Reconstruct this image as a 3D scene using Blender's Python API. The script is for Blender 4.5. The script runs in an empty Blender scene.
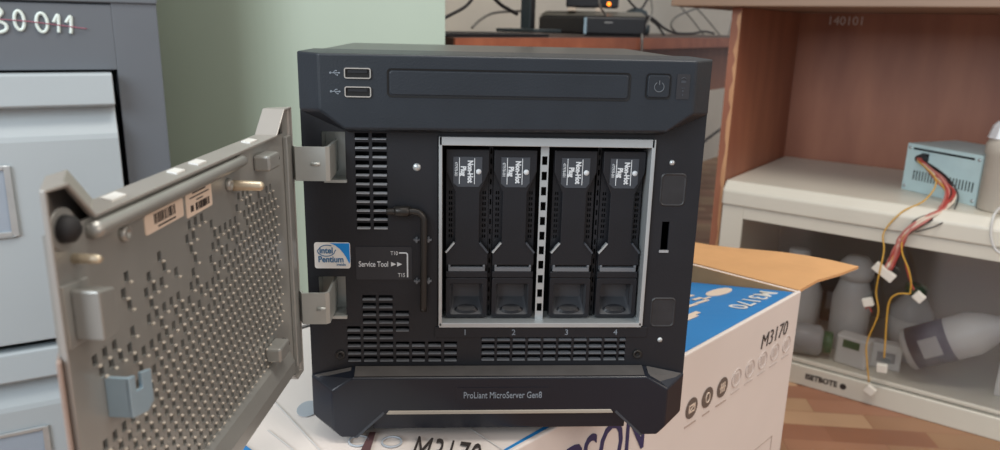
import bpy, bmesh, math, random
from mathutils import Vector, Matrix
random.seed(7)
SC = bpy.context.scene
COL = SC.collection
V = Vector

# ------------------------------------------------------------------ camera model
F_PX = 750.0
Z0 = 0.415                                   # height of the surface the server stands on
CAM = V((-0.0292, -0.4187, 0.2495 + Z0))
PITCH, YAW, ROLL = 0.2612, 0.0621, 0.0234
cy, sy = math.cos(YAW), math.sin(YAW)
FWD = V((sy * math.cos(PITCH), cy * math.cos(PITCH), -math.sin(PITCH)))
RT0 = V((cy, -sy, 0)); UP0 = RT0.cross(FWD)
RT = math.cos(ROLL) * RT0 + math.sin(ROLL) * UP0
UP = -math.sin(ROLL) * RT0 + math.cos(ROLL) * UP0


def ray(u, v):
    return FWD + RT * ((u - 500) / F_PX) + UP * ((225 - v) / F_PX)


def at(u, v, p0, n):
    """point of the plane (p0, n) seen at that place of the photograph"""
    d = ray(u, v); n = V(n)
    return CAM + d * ((V(p0) - CAM).dot(n) / d.dot(n))


def at_z(u, v, z): return at(u, v, (0, 0, z), (0, 0, 1))
def at_y(u, v, y): return at(u, v, (0, y, 0), (0, 1, 0))


# ------------------------------------------------------------------ materials
def lin(c):
    return tuple(((x / 255) / 12.92 if x / 255 <= .04045 else ((x / 255 + .055) / 1.055) ** 2.4) for x in c) + (1,)


def mat(name, rgb, rough=.5, metal=0., var=.06, scale=40., bump=0., bscale=400., spec=.5, emit=None, alpha=None):
    m = bpy.data.materials.new(name); m.use_nodes = True
    nt = m.node_tree; b = nt.nodes['Principled BSDF']
    b.inputs['Roughness'].default_value = rough
    b.inputs['Metallic'].default_value = metal
    b.inputs['Specular IOR Level'].default_value = spec
    c = lin(rgb)
    tc = nt.nodes.new('ShaderNodeTexCoord')
    if var > 0:
        nz = nt.nodes.new('ShaderNodeTexNoise'); nz.inputs['Scale'].default_value = scale
        nz.inputs['Detail'].default_value = 4
        nt.links.new(tc.outputs['Object'], nz.inputs['Vector'])
        rp = nt.nodes.new('ShaderNodeValToRGB')
        rp.color_ramp.elements[0].position = .3; rp.color_ramp.elements[1].position = .7
        rp.color_ramp.elements[0].color = tuple(x * (1 - var) for x in c[:3]) + (1,)
        rp.color_ramp.elements[1].color = tuple(min(1, x * (1 + var)) for x in c[:3]) + (1,)
        nt.links.new(nz.outputs['Fac'], rp.inputs['Fac'])
        nt.links.new(rp.outputs['Color'], b.inputs['Base Color'])
    else:
        b.inputs['Base Color'].default_value = c
    if bump > 0:
        n2 = nt.nodes.new('ShaderNodeTexNoise'); n2.inputs['Scale'].default_value = bscale
        nt.links.new(tc.outputs['Object'], n2.inputs['Vector'])
        bp = nt.nodes.new('ShaderNodeBump'); bp.inputs['Strength'].default_value = bump; bp.inputs['Distance'].default_value = .001
        nt.links.new(n2.outputs['Fac'], bp.inputs['Height']); nt.links.new(bp.outputs['Normal'], b.inputs['Normal'])
    if emit:
        b.inputs['Emission Color'].default_value = lin(emit[0]); b.inputs['Emission Strength'].default_value = emit[1]
    if alpha is not None:
        b.inputs['Alpha'].default_value = alpha
    return m


def wood(name, a, b_, scale=(3, 40, 40), rough=.45):
    m = bpy.data.materials.new(name); m.use_nodes = True
    nt = m.node_tree; b = nt.nodes['Principled BSDF']; b.inputs['Roughness'].default_value = rough
    tc = nt.nodes.new('ShaderNodeTexCoord'); mp = nt.nodes.new('ShaderNodeMapping')
    mp.inputs['Scale'].default_value = scale
    nz = nt.nodes.new('ShaderNodeTexNoise'); nz.inputs['Scale'].default_value = 1.; nz.inputs['Detail'].default_value = 6
    rp = nt.nodes.new('ShaderNodeValToRGB')
    rp.color_ramp.elements[0].position = .3; rp.color_ramp.elements[1].position = .72
    rp.color_ramp.elements[0].color = lin(a); rp.color_ramp.elements[1].color = lin(b_)
    L = nt.links.new
    L(tc.outputs['Object'], mp.inputs['Vector']); L(mp.outputs['Vector'], nz.inputs['Vector'])
    L(nz.outputs['Fac'], rp.inputs['Fac']); L(rp.outputs['Color'], b.inputs['Base Color'])
    return m


def glass(name, tint=(225, 230, 228), gloss=.12):
    m = bpy.data.materials.new(name); m.use_nodes = True
    nt = m.node_tree; nt.nodes.clear()
    o = nt.nodes.new('ShaderNodeOutputMaterial'); t = nt.nodes.new('ShaderNodeBsdfTransparent')
    g = nt.nodes.new('ShaderNodeBsdfGlossy'); g.inputs['Roughness'].default_value = .12
    x = nt.nodes.new('ShaderNodeMixShader'); x.inputs['Fac'].default_value = gloss
    t.inputs['Color'].default_value = lin(tint)
    nt.links.new(t.outputs[0], x.inputs[1]); nt.links.new(g.outputs[0], x.inputs[2]); nt.links.new(x.outputs[0], o.inputs[0])
    return m


def translucent(name, rgb, fac=.5, rough=.35):
    m = mat(name, rgb, rough, var=.05, scale=15)
    nt = m.node_tree; b = nt.nodes['Principled BSDF']; o = nt.nodes['Material Output']
    t = nt.nodes.new('ShaderNodeBsdfTransparent'); x = nt.nodes.new('ShaderNodeMixShader')
    x.inputs['Fac'].default_value = fac; t.inputs['Color'].default_value = lin((235, 236, 234))
    nt.links.new(t.outputs[0], x.inputs[1]); nt.links.new(b.outputs[0], x.inputs[2]); nt.links.new(x.outputs[0], o.inputs[0])
    return m


def parquet():
    m = bpy.data.materials.new('parquet'); m.use_nodes = True
    nt = m.node_tree; b = nt.nodes['Principled BSDF']; b.inputs['Roughness'].default_value = .4
    L = nt.links.new
    tc = nt.nodes.new('ShaderNodeTexCoord'); mp = nt.nodes.new('ShaderNodeMapping')
    mp.inputs['Rotation'].default_value = (0, 0, math.radians(8))
    L(tc.outputs['Object'], mp.inputs['Vector'])
    bk = nt.nodes.new('ShaderNodeTexBrick')
    bk.inputs['Scale'].default_value = 1.; bk.inputs['Brick Width'].default_value = .17; bk.inputs['Row Height'].default_value = .05
    bk.inputs['Mortar Size'].default_value = .0008; bk.inputs['Bias'].default_value = 0.
    bk.inputs['Color1'].default_value = (0, 0, 0, 1); bk.inputs['Color2'].default_value = (1, 1, 1, 1); bk.inputs['Mortar'].default_value = (.1, .1, .1, 1)
    L(mp.outputs['Vector'], bk.inputs['Vector'])
    rp = nt.nodes.new('ShaderNodeValToRGB'); e = rp.color_ramp.elements
    e[0].position = 0.; e[0].color = lin((128, 84, 58)); e[1].position = 1.; e[1].color = lin((190, 154, 122))
    k = e.new(.35); k.color = lin((162, 114, 90)); k = e.new(.65); k.color = lin((152, 118, 86))
    L(bk.outputs['Color'], rp.inputs['Fac'])
    nz = nt.nodes.new('ShaderNodeTexNoise'); nz.inputs['Scale'].default_value = 6.
    L(tc.outputs['Object'], nz.inputs['Vector'])
    mx = nt.nodes.new('ShaderNodeMixRGB'); mx.blend_type = 'OVERLAY'; mx.inputs['Fac'].default_value = .35
    L(rp.outputs['Color'], mx.inputs[1]); L(nz.outputs['Fac'], mx.inputs[2]); L(mx.outputs['Color'], b.inputs['Base Color'])
    return m


M = dict(
    black=mat('black_plastic', (36, 42, 49), .42, spec=.4, bump=.12, bscale=900, var=.08),
    black_glossy=mat('black_glossy_plastic', (27, 31, 40), .3, spec=.4, var=.05),
    panel=mat('dark_steel_panel', (27, 29, 34), .45, spec=.4, var=.1, bump=.08, bscale=600),
    cover=mat('cover_black', (46, 47, 48), .32, var=.08, spec=.7),
    ledge_grey=mat('grey_ledge_plastic', (72, 70, 69), .6, var=.15, scale=60),
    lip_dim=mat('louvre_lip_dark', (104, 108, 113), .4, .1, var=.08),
    pad=mat('worn_pad_grey', (40, 41, 44), .5, var=.25, scale=90),
    scoop=mat('scoop_charcoal', (62, 64, 68), .4, var=.1),
    lip_steel=mat('lit_lip_steel', (214, 206, 192), .35, .3, var=.04),
    lip=mat('louvre_lip_lit', (168, 172, 176), .4, .2, var=.05),
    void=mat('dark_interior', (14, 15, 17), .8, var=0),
    tray=mat('caddy_black', (24, 26, 31), .42, spec=.4, var=.08, bump=.1, bscale=900),
    tray_deep=mat('caddy_recess_black', (18, 19, 22), .5, var=.05),
    silver=mat('cage_steel', (186, 192, 194), .35, .55, var=.05),
    zinc=mat('zinc_steel', (178, 182, 178), .38, .5, var=.06),
    chrome=mat('usb_nickel', (225, 220, 212), .22, .9, var=.03),
    door_shell=mat('door_shell_silver', (160, 157, 152), .42, .3, var=.06, scale=25),
    door_steel=mat('door_inner_steel', (164, 165, 161), .36, .5, var=.07, scale=30),
    door_edge=mat('door_edge_plastic', (156, 138, 128), .5, var=.05),
    rubber=mat('black_rubber', (30, 30, 32), .7, var=.05),
    brass=mat('pin_steel', (205, 192, 168), .35, .6, var=.05),
    bluezinc=mat('blue_zinc', (165, 190, 205), .35, .4, var=.08),
    white_ink=mat('white_ink', (206, 212, 216), .6, var=0),
    grey_ink=mat('grey_ink', (128, 138, 148), .6, var=0),
    dim_ink=mat('dim_ink', (88, 94, 100), .6, var=0),
    label_black=mat('label_black', (40, 42, 47), .5, var=.03),
    label_grey=mat('label_charcoal', (58, 63, 70), .5, var=.03),
    sticker=mat('paper_sticker', (222, 205, 188), .6, var=.03),
    ink=mat('black_ink', (50, 44, 42), .6, var=0),
    blue_sticker=mat('blue_sticker', (0, 138, 222), .35, var=.08, scale=120),
    white_sticker=mat('white_sticker', (226, 226, 222), .35, var=.02),
    blue_ink=mat('blue_ink', (52, 108, 150), .5, var=0),
    lightbar=mat('light_bar_plastic', (165, 158, 146), .35, var=.03),
    tool=mat('dark_tool_steel', (52, 50, 48), .38, .5, var=.06),
    carton_white=mat('white_carton', (224, 216, 210), .5, var=.025, scale=12),
    carton_blue=mat('blue_print', (38, 128, 196), .42, var=.06, scale=10),
    carton_brown=mat('brown_cardboard', (206, 158, 108), .8, var=.05, scale=30),
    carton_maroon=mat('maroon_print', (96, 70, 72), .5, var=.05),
    navy_ink=mat('navy_ink', (44, 46, 92), .5, var=0),
    cab_frame=mat('grey_enamel', (99, 105, 112), .42, var=.04, scale=8, bump=.05, bscale=200),
    cab_drawer=mat('pale_grey_enamel', (168, 178, 183), .4, var=.03, scale=8, bump=.05, bscale=200),
    paint=mat('white_paint', (215, 228, 224), .5, var=.04),
    red_ink=mat('red_pencil', (160, 92, 112), .6, var=.1),
    card=mat('grey_card', (150, 162, 175), .6, var=.03),
    green=mat('green_wall_paint', (166, 180, 164), .42, var=.05, scale=3),
    wall=mat('cream_wall', (226, 221, 208), .75, var=.04, scale=4),
    desk=wood('reddish_brown_veneer', (138, 86, 66), (166, 110, 84), (14, 14, 3)),
    desk_edge=wood('worn_light_edge', (176, 128, 92), (206, 160, 120), (30, 30, 8)),
    desk_top=wood('tan_desk_top', (132, 108, 90), (150, 124, 104), (3, 30, 30)),
    far_desk=wood('orange_brown_edge', (150, 86, 64), (176, 110, 82), (20, 20, 20)),
    far_top=wood('dark_brown_top', (66, 48, 44), (84, 62, 54), (6, 20, 20)),
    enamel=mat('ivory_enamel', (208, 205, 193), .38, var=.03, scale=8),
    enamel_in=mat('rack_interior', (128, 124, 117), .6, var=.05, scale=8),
    rackglass=glass('smoky_glass', (242, 242, 242), .08),
    psu=mat('pale_blue_zinc', (196, 222, 226), .4, .1, var=.04),
    milky=translucent('milky_plastic', (214, 206, 194), .72),
    clear=translucent('clear_plastic', (228, 230, 230), .62),
    white_pl=mat('white_plastic', (216, 216, 214), .4, var=.04),
    grey_pl=mat('grey_plastic', (150, 152, 154), .4, var=.04),
    green_pl=mat('green_plastic', (44, 92, 58), .4, var=.05),
    navy=mat('navy_label', (40, 48, 74), .5, var=.08),
    foil=mat('white_foil', (226, 228, 232), .35, .2, var=.06, scale=80, bump=.5, bscale=60),
    w_red=mat('red_wire', (168, 68, 62), .45, var=.05),
    w_pink=mat('faded_red_wire', (186, 116, 108), .45, var=.05),
    w_yellow=mat('yellow_wire', (206, 160, 62), .45, var=.05),
    w_white=mat('white_wire', (214, 200, 184), .45, var=.05),
    w_black=mat('black_wire', (38, 36, 38), .5, var=.05),
    w_grey=mat('grey_wire', (120, 118, 114), .5, var=.05),
    w_green=mat('green_wire', (60, 120, 78), .5, var=.05),
    conn=mat('connector_nylon', (226, 222, 212), .45, var=.03),
    device=mat('black_device', (30, 32, 37), .35, var=.05),
    device_top=mat('grey_device_top', (108, 106, 100), .4, var=.05),
    led=mat('orange_led', (255, 140, 40), .4, var=0, emit=((255, 130, 40), 2.5)),
    slate=mat('slate_plastic', (52, 64, 70), .5, var=.05),
    floor=parquet(),
)


# ------------------------------------------------------------------ mesh builder
class MB:
    def __init__(s):
        s.v = []; s.f = []; s.mi = []; s.cur = 0; s.sm = []

    def add(s, vs, fs, smooth=False):
        o = len(s.v); s.v += [V(p) for p in vs]
        for f in fs:
            s.f.append([o + i for i in f]); s.mi.append(s.cur); s.sm.append(smooth)
        return s

    def box(s, x0, x1, y0, y1, z0, z1):
        return s.add([(x0, y0, z0), (x1, y0, z0), (x1, y1, z0), (x0, y1, z0), (x0, y0, z1), (x1, y0, z1), (x1, y1, z1), (x0, y1, z1)],
                     [(0, 3, 2, 1), (4, 5, 6, 7), (0, 1, 5, 4), (1, 2, 6, 5), (2, 3, 7, 6), (3, 0, 4, 7)])

    def obox(s, c, X, Y, Z, hx, hy, hz):
        c = V(c); X = V(X).normalized() * hx; Y = V(Y).normalized() * hy; Z = V(Z).normalized() * hz
        vs = [c + a * X + b * Y + d * Z for d in (-1, 1) for a, b in ((-1, -1), (1, -1), (1, 1), (-1, 1))]
        return s.add(vs, [(0, 3, 2, 1), (4, 5, 6, 7), (0, 1, 5, 4), (1, 2, 6, 5), (2, 3, 7, 6), (3, 0, 4, 7)])

    def loft(s, rings, cap0=True, cap1=True, smooth=False, closed=True):
        n = len(rings[0]); vs = [p for r in rings for p in r]; fs = []
        for k in range(len(rings) - 1):
            for i in range(n if closed else n - 1):
                j = (i + 1) % n
                fs.append((k * n + i, k * n + j, (k + 1) * n + j, (k + 1) * n + i))
        s.add(vs, fs, smooth)
        if cap0: s.add(rings[0], [tuple(range(n))[::-1]])
        if cap1: s.add(rings[-1], [tuple(range(n))])
        return s

    def prism(s, pts, y0, y1):               # outline in (x, z), extruded along y
        return s.loft([[(x, y0, z) for x, z in pts], [(x, y1, z) for x, z in pts]])

    def prism_x(s, pts, x0, x1):             # outline in (y, z), extruded along x
        return s.loft([[(x0, y, z) for y, z in pts], [(x1, y, z) for y, z in pts]])

    def prism_z(s, pts, z0, z1):
        return s.loft([[(x, y, z0) for x, y in pts], [(x, y, z1) for x, y in pts]])

    def lathe(s, c, axis, prof, n=20, smooth=True):   # prof: (distance along the axis, radius)
        A = V(axis).normalized(); X = A.orthogonal().normalized(); Y = A.cross(X); c = V(c)
        rings = [[c + A * h + (X * math.cos(2 * math.pi * i / n) + Y * math.sin(2 * math.pi * i / n)) * max(r, 1e-5) for i in range(n)] for h, r in prof]
        return s.loft(rings, True, True, smooth)

    def cyl(s, c, axis, r, h, n=18):
        return s.lathe(c, axis, [(0, r), (h, r)], n, False)

    def tube(s, pts, r, n=8, flat=None):
        pts = smooth_path([V(p) for p in pts]); rings = []; N = None
        for i, p in enumerate(pts):
            t = (pts[min(i + 1, len(pts) - 1)] - pts[max(i - 1, 0)]).normalized()
            if N is None: N = t.orthogonal().normalized()
            N = (N - t * N.dot(t)).normalized(); B = t.cross(N)
            rings.append([p + (N * math.cos(2 * math.pi * k / n) + B * math.sin(2 * math.pi * k / n)) * r for k in range(n)])
        return s.loft(rings, True, True, True)

    def plate(s, x0, x1, z0, z1, holes, y):   # sheet facing -y with rectangular holes
        xs = sorted({round(q, 5) for q in [x0, x1] + [h[i] for h in holes for i in (0, 1)] if x0 <= q <= x1})
        zs = sorted({round(q, 5) for q in [z0, z1] + [h[i] for h in holes for i in (2, 3)] if z0 <= q <= z1})
        idx = {}; vs = []; fs = []
        def vi(i, j):
            if (i, j) not in idx: idx[(i, j)] = len(vs); vs.append((xs[i], y, zs[j]))
            return idx[(i, j)]
        for i in range(len(xs) - 1):
            cx = (xs[i] + xs[i + 1]) / 2
            hs = [h for h in holes if h[0] < cx < h[1]]
            for j in range(len(zs) - 1):
                cz = (zs[j] + zs[j + 1]) / 2
                if any(h[2] < cz < h[3] for h in hs): continue
                fs.append((vi(i, j), vi(i + 1, j), vi(i + 1, j + 1), vi(i, j + 1)))
        return s.add(vs, fs)

    def build(s, name, mats, parent=None, bevel=0., solid=0., segs=2, angle=35):
        me = bpy.data.meshes.new(name)
        me.from_pydata([tuple(p) for p in s.v], [], s.f)
        if not isinstance(mats, (list, tuple)): mats = [mats]
        for m in mats: me.materials.append(m)
        for p, k, q in zip(me.polygons, s.mi, s.sm): p.material_index = k; p.use_smooth = q
        bm = bmesh.new(); bm.from_mesh(me)
        bmesh.ops.remove_doubles(bm, verts=bm.verts, dist=1e-6)
        bmesh.ops.recalc_face_normals(bm, faces=bm.faces) if solid == 0 else None
        bm.to_mesh(me); bm.free()
        o = bpy.data.objects.new(name, me); COL.objects.link(o)
        if parent: o.parent = parent
        if solid:
            md = o.modifiers.new('thick', 'SOLIDIFY'); md.thickness = abs(solid); md.offset = -1 if solid > 0 else 1
        if bevel:
            md = o.modifiers.new('edge', 'BEVEL'); md.width = bevel; md.segments = segs; md.limit_method = 'ANGLE'; md.angle_limit = math.radians(angle)
            md.harden_normals = False
        return o


def smooth_path(p, k=6):
    if len(p) < 3: return p
    out = []
    for i in range(len(p) - 1):
        a = p[max(i - 1, 0)]; b = p[i]; c = p[i + 1]; d = p[min(i + 2, len(p) - 1)]
        for j in range(k):
            t = j / k
            out.append(.5 * ((2 * b) + (c - a) * t + (2 * a - 5 * b + 4 * c - d) * t * t + (3 * b - a - 3 * c + d) * t ** 3))
    out.append(p[-1]); return out


def rrect(x0, x1, z0, z1, r, n=4):
    pts = []
    for cx, cz, a0 in ((x1 - r, z0 + r, -90), (x1 - r, z1 - r, 0), (x0 + r, z1 - r, 90), (x0 + r, z0 + r, 180)):
        for i in range(n + 1):
            a = math.radians(a0 + 90 * i / n); pts.append((cx + r * math.cos(a), cz + r * math.sin(a)))
    return pts


def tag(o, label=None, cat=None, group=None, kind=None):
    if label: o['label'] = label
    if cat: o['category'] = cat
    if group: o['group'] = group
    if kind: o['kind'] = kind
    return o


def thing(name, loc, rz=0., label=None, cat=None, group=None):
    o = bpy.data.objects.new(name, None); COL.objects.link(o)
    o.location = loc; o.rotation_euler = (0, 0, rz); o.empty_display_size = .02
    return tag(o, label, cat, group)


def lettering(body, size, m, parent, p, X, Y, name='lettering', th=.00015, align='CENTER', sx=1., bold=0., spacing=1.):
    """real letters standing at p, reading along X, upright along Y"""
    cu = bpy.data.curves.new('letters', 'FONT'); cu.body = body; cu.size = size; cu.align_x = align; cu.align_y = 'CENTER'
    cu.extrude = th; cu.resolution_u = 3; cu.offset = bold; cu.space_character = spacing
    t = bpy.data.objects.new('letters', cu); COL.objects.link(t)
    dg = bpy.context.evaluated_depsgraph_get(); dg.update()
    me = bpy.data.meshes.new_from_object(t.evaluated_get(dg)); bpy.data.objects.remove(t); me.name = name
    X = V(X).normalized(); Y = V(Y).normalized(); N = X.cross(Y); p = V(p)
    for v in me.vertices:
        c = v.co.copy(); v.co = p + X * c.x * sx + Y * c.y + N * c.z
    me.materials.clear(); me.materials.append(m)
    o = bpy.data.objects.new(name, me); COL.objects.link(o)
    if parent: o.parent = parent
    return o


# ================================================================== THE SETTING
def structure(name, mb, m, **k):
    return tag(mb.build(name, m, None, **k), kind='structure')


RA = math.radians(-39.8)                       # the room's axes, seen from the server
RX = V((math.cos(RA), math.sin(RA), 0)); RY = V((-RX.y, RX.x, 0))
b = MB().box(-2.2, 4.2, -1.4, 5.2, -.05, 0)
structure('floor', b, M['floor'])

# cream wall behind the far desk
FD0 = V((-.04, .85, 0))                        # front left corner of the far desk, its edge runs along RY
WB = FD0 - RX * .62
b = MB(); p0 = WB - RY * 1.0; p1 = WB + RY * 4.5
b.prism_z([(p0.x, p0.y), (p1.x, p1.y), ((p1 - RX * .1).x, (p1 - RX * .1).y), ((p0 - RX * .1).x, (p0 - RX * .1).y)], 0, 2.6)
structure('wall_back', b, M['wall'])

WR0 = V((.5, .9995, 0)) + RY * .79
b = MB(); p0 = WR0 + RX * .12; p1 = WR0 + RX * 3.0
b.prism_z([(p0.x, p0.y), (p1.x, p1.y), ((p1 + RY * .1).x, (p1 + RY * .1).y), ((p0 + RY * .1).x, (p0 + RY * .1).y)], 0, 2.6)
structure('wall_right', b, M['wall'])

# pale green painted pier left of the desk
e = .664
g1 = at(445, 30, (0, .70, 0), (0, 1, 0)); g2 = at(268, 60, (0, .74, 0), (0, 1, 0)); g3 = at(120, 60, (0, .83, 0), (0, 1, 0))
pts = [(g1.x, g1.y)]
c0 = V((g2.x, g2.y)); a_ = V((g1.x, g1.y)) - c0; c_ = V((g3.x, g3.y)) - c0
q0 = c0 + a_.normalized() * .05; q1 = c0 + c_.normalized() * .06
for i in range(9):
    t = i / 8; q = q0 * (1 - t) ** 2 + c0 * 2 * t * (1 - t) + q1 * t * t; pts.append((q.x, q.y))
pts += [(g3.x, g3.y), (g3.x + .05, g3.y + .08), (g1.x - .08, g1.y + .06), (g1.x, g1.y + .012)]
structure('wall_left', MB().prism_z(pts[::-1], 0, 2.6), M['green'])

# ================================================================== THE SERVER
S = thing('computer_server', (0, 0, Z0), 0, 'black cube-shaped server with open left door standing on the printer box', 'computer')

# ---- chassis
b = MB()
b.box(-.1164, -.1135, .0301, .245, .0115, .2315); b.box(.1135, .1164, .0301, .245, .0115, .2315)
b.box(-.1135, .1135, .0138, .245, .0095, .0115); b.box(-.10, .10, .03, .235, .003, .0095); b.box(-.1135, .1135, .07, .072, .006, .2295)
b.box(-.1135, .1135, .243, .245, .006, .2295)
b.build('chassis', M['black'], S, bevel=.0006)
b = MB(); b.prism_x([(.05, .2296), (.245, .2296), (.245, .2316), (.05, .2316)], -.1172, .1172)
b.build('top_cover', M['cover'], S, bevel=.0005)
b = MB()
for x in (-.08, .08):
    for y in (.035, .215): MB().cyl((x, y, -.0004), (0, 0, 1), .009, .0046).build('foot_pad', M['rubber'], S)

# ---- top bezel
f0 = [(-.104, .202), (-.0905, .1915), (.0905, .1925), (.1045, .203), (.1045, .2325), (-.104, .2325)]
f1 = [(-.1172, .2005), (-.0905, .1885), (.0905, .1895), (.1172, .2015), (.1172, .233), (-.1172, .233)]
b = MB().loft([[(x, 0, z) for x, z in f0], [(x * .9995, .0, z) for x, z in f0], [(x, .0115, z) for x, z in f1], [(x, .055, z) for x, z in f1]])
b = MB().loft([[(x, 0, z) for x, z in f0], [(x, .0115, z) for x, z in f1], [(x, .055, z) for x, z in f1]])
tb = b.build('top_bezel', M['black'], S, bevel=.0012, segs=3, angle=20)
# optical bay blank with its shadow gap
b = MB()
o_ = rrect(-.0668, .0678, .2096, .2252, .0022); i_ = rrect(-.0658, .0668, .2106, .2242, .0016)
b.loft([[(x, -.0004, z) for x, z in o_], [(x, -.0001, z) for x, z in i_], [(x, .003, z) for x, z in i_]], False, False)
fr = b.build('bay_frame', M['void'], S)
b = MB().prism(rrect(-.0654, .0664, .211, .2238, .0016), -.0007, .004)
b.build('optical_bay_cover', M['black'], S, bevel=.0004)
for k, zc in enumerate((.2222, .2122)):
    b = MB()
    w, h = .0072, .0029
    o_ = rrect(-.0826 - w, -.0826 + w, zc - h, zc + h, .0012); i_ = rrect(-.0826 - w + .0006, -.0826 + w - .0006, zc - h + .0006, zc + h - .0006, .0007)
    b.loft([[(x, .0005, z) for x, z in o_], [(x, -.0012, z) for x, z in o_], [(x, -.0012, z) for x, z in i_], [(x, -.0002, z) for x, z in i_]], False, False)
    u = b.build('usb_port', M['chrome'], S)
    MB().prism(i_, -.0003, -.0001).build('socket', M['void'], u)
    MB().box(-.0826 - .0052, -.0826 + .0052, -.0007, -.0003, zc + .0001, zc + .0016).build('tongue', M['device'], u)
    # trident mark beside the port
    b = MB(); cx = -.0948; y = -.0004
    b.box(cx - .0022, cx + .002, y, y + .0003, zc - .0002, zc + .0002)
    b.cyl((cx - .0024, y, zc), (0, 1, 0), .0006, .0004, 10)
    b.prism([(cx + .002, zc - .0006), (cx + .003, zc), (cx + .002, zc + .0006)], y, y + .0003)
    b.obox((cx - .0004, y + .00015, zc + .0006), (1, 0, 1), (0, 1, 0), (-1, 0, 1), .0009, .00015, .00016)
    b.box(cx + .0002, cx + .0011, y, y + .0003, zc + .0009, zc + .0014)
    b.obox((cx + .0002, y + .00015, zc - .0006), (1, 0, -1), (0, 1, 0), (1, 0, 1), .0009, .00015, .00016)
    b.cyl((cx + .0013, y, zc - .0012), (0, 1, 0), .0004, .0003, 8)
    b.build('usb_mark', M['grey_ink'], S)
# power button
o_ = rrect(.0763, .0907, .211, .2252, .0022); i_ = rrect(.077, .09, .2117, .2245, .0017)
b = MB().loft([[(x, -.0004, z) for x, z in o_], [(x, -.0001, z) for x, z in i_], [(x, .003, z) for x, z in i_]], False, False)
b.build('button_gap', M['void'], S)
pb = MB().prism(rrect(.0774, .0896, .2121, .2241, .0015), -.001, .003).build('power_button', M['black'], S, bevel=.0004)
b = MB(); cx, cz = .0838, .2178
b.tube([(cx + .0027 * math.sin(a), -.0011, cz + .0027 * math.cos(a)) for a in [math.radians(30 + 300 * i / 12) for i in range(13)]], .00028, 5)
b.box(cx - .00025, cx + .00025, -.00125, -.001, cz + .0012, cz + .0036)
b.build('power_symbol', M['dim_ink'], pb)
lp = MB().prism(rrect(.0938, .1012, .2112, .2252, .0006), -.0004, .002).build('indicator_panel', M['label_black'], S)
b = MB()
b.tube([(.096, -.0006, .2222), (.0975, -.0006, .2232), (.099, -.0006, .2222)], .0002, 5); b.box(.0962, .0988, -.0006, -.0004, .2202, .2216)
b.box(.0966, .0984, -.0006, -.0004, .2172, .2176); b.box(.0972, .0978, -.0006, -.0004, .213, .2142); b.cyl((.0975, -.0006, .2158), (0, 1, 0), .0006, .0002, 10)
b.build('indicator_marks', M['label_grey'], lp)

# ---- bottom bezel
f0 = [(-.103, .032), (-.103, .006), (-.098, .0005), (-.0885, .0005), (-.0715, .0165), (.0715, .0165), (.0885, .0005), (.099, .0005), (.104, .006), (.104, .032), (.0905, .0405), (-.091, .0405)]
f1 = [(-.1172, .0375), (-.1172, .0105), (-.109, .0025), (-.0885, .0025), (-.0715, .0165), (.0715, .0165), (.0885, .0025), (.109, .0025), (.1172, .0105), (.1172, .0375), (.0905, .0425), (-.091, .0425)]
b = MB().loft([[(x, 0, z) for x, z in f0], [(x, .0115, z) for x, z in f1], [(x, .05, z) for x, z in f1]])
bb = b.build('bottom_bezel', M['black_glossy'], S, bevel=.0009, angle=20)
b = MB().prism_x([(.002, .0172), (.0032, .0045), (.012, .0035), (.048, .0035), (.048, .0172)], -.079, .079)
b.build('lower_lip', M['black_glossy'], S, bevel=.0008)
b = MB().prism([(-.0705, .0163), (.0705, .0163), (.069, .0187), (-.069, .0187)], -.0007, .003)
b.build('light_bar', M['lightbar'], S, bevel=.0004)
for sx in (-1, 1): MB().prism([(sx * .0885, .0004), (sx * .0715, .0166), (sx * .0725, .0180), (sx * .0905, .0004)][::sx], -.0003, .002).build('lit_bevel_strip', M['label_grey'], S)  # paler strips paint the light along the diagonal bevels
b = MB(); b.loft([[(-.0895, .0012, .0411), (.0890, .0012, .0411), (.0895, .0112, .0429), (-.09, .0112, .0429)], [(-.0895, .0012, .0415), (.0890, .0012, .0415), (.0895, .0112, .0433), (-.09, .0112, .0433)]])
b.build('pale_ledge', M['ledge_grey'], S)  # paler grey plate along the bezel's top ledge
for sx in (-1, 1): MB().loft([[(sx * .0925, .0035, .0392), (sx * .1035, .0035, .0330), (sx * .1150, .0105, .0373), (sx * .0925, .0112, .0423)], [(sx * .0925, .0035, .0396), (sx * .1035, .0035, .0334), (sx * .1150, .0105, .0379), (sx * .0925, .0112, .0427)]]).build('pale_corner', M['ledge_grey'], S)  # same paler grey on the two end facets
lb = MB().prism(rrect(-.0275, .0295, .0235, .034, .0008), -.0003, .001).build('name_plate', M['black_glossy'], S)
lettering('ProLiant MicroServer Gen8', .0061, M['grey_ink'], lb, (.001, -.0004, .0288), (1, 0, 0), (0, 0, 1), sx=.71, bold=.00003)

# ---- front panel with its grilles
holes = []
for r in range(11):
    zc = .1862 - r * .0053
    for x0, x1 in ((-.0868, -.0788), (-.077, -.0686)): holes.append((x0, x1, zc - .0018, zc + .0018))
CX = [(-.0945, -.0864), (-.0848, -.0766), (-.075, -.0666), (-.065, -.0568), (-.0553, -.0472), (-.0452, -.0371), (-.0354, -.0274)]
rows = {.0882: (1, 2), .0832: (1, 2), .0782: (1, 2, 3), .0732: (1, 2, 3), .0680: (0, 1, 2, 3), .063: (0, 1, 2), .0578: range(0, 7), .0528: range(0, 7), .0480: range(0, 7)}
for zc, cs in rows.items():
    for c in cs: holes.append((CX[c][0], CX[c][1], zc - .0015, zc + .0015))
xg = [(-.0122 + i * .0096, -.0122 + i * .0096 + .0082) for i in range(9)] + [(.0742, .0782)]
for zc in (.0618, .0572, .0528, .0484):
    for x0, x1 in xg: holes.append((x0, x1, zc - .0015, zc + .0015))
LIPS = list(holes)
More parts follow.
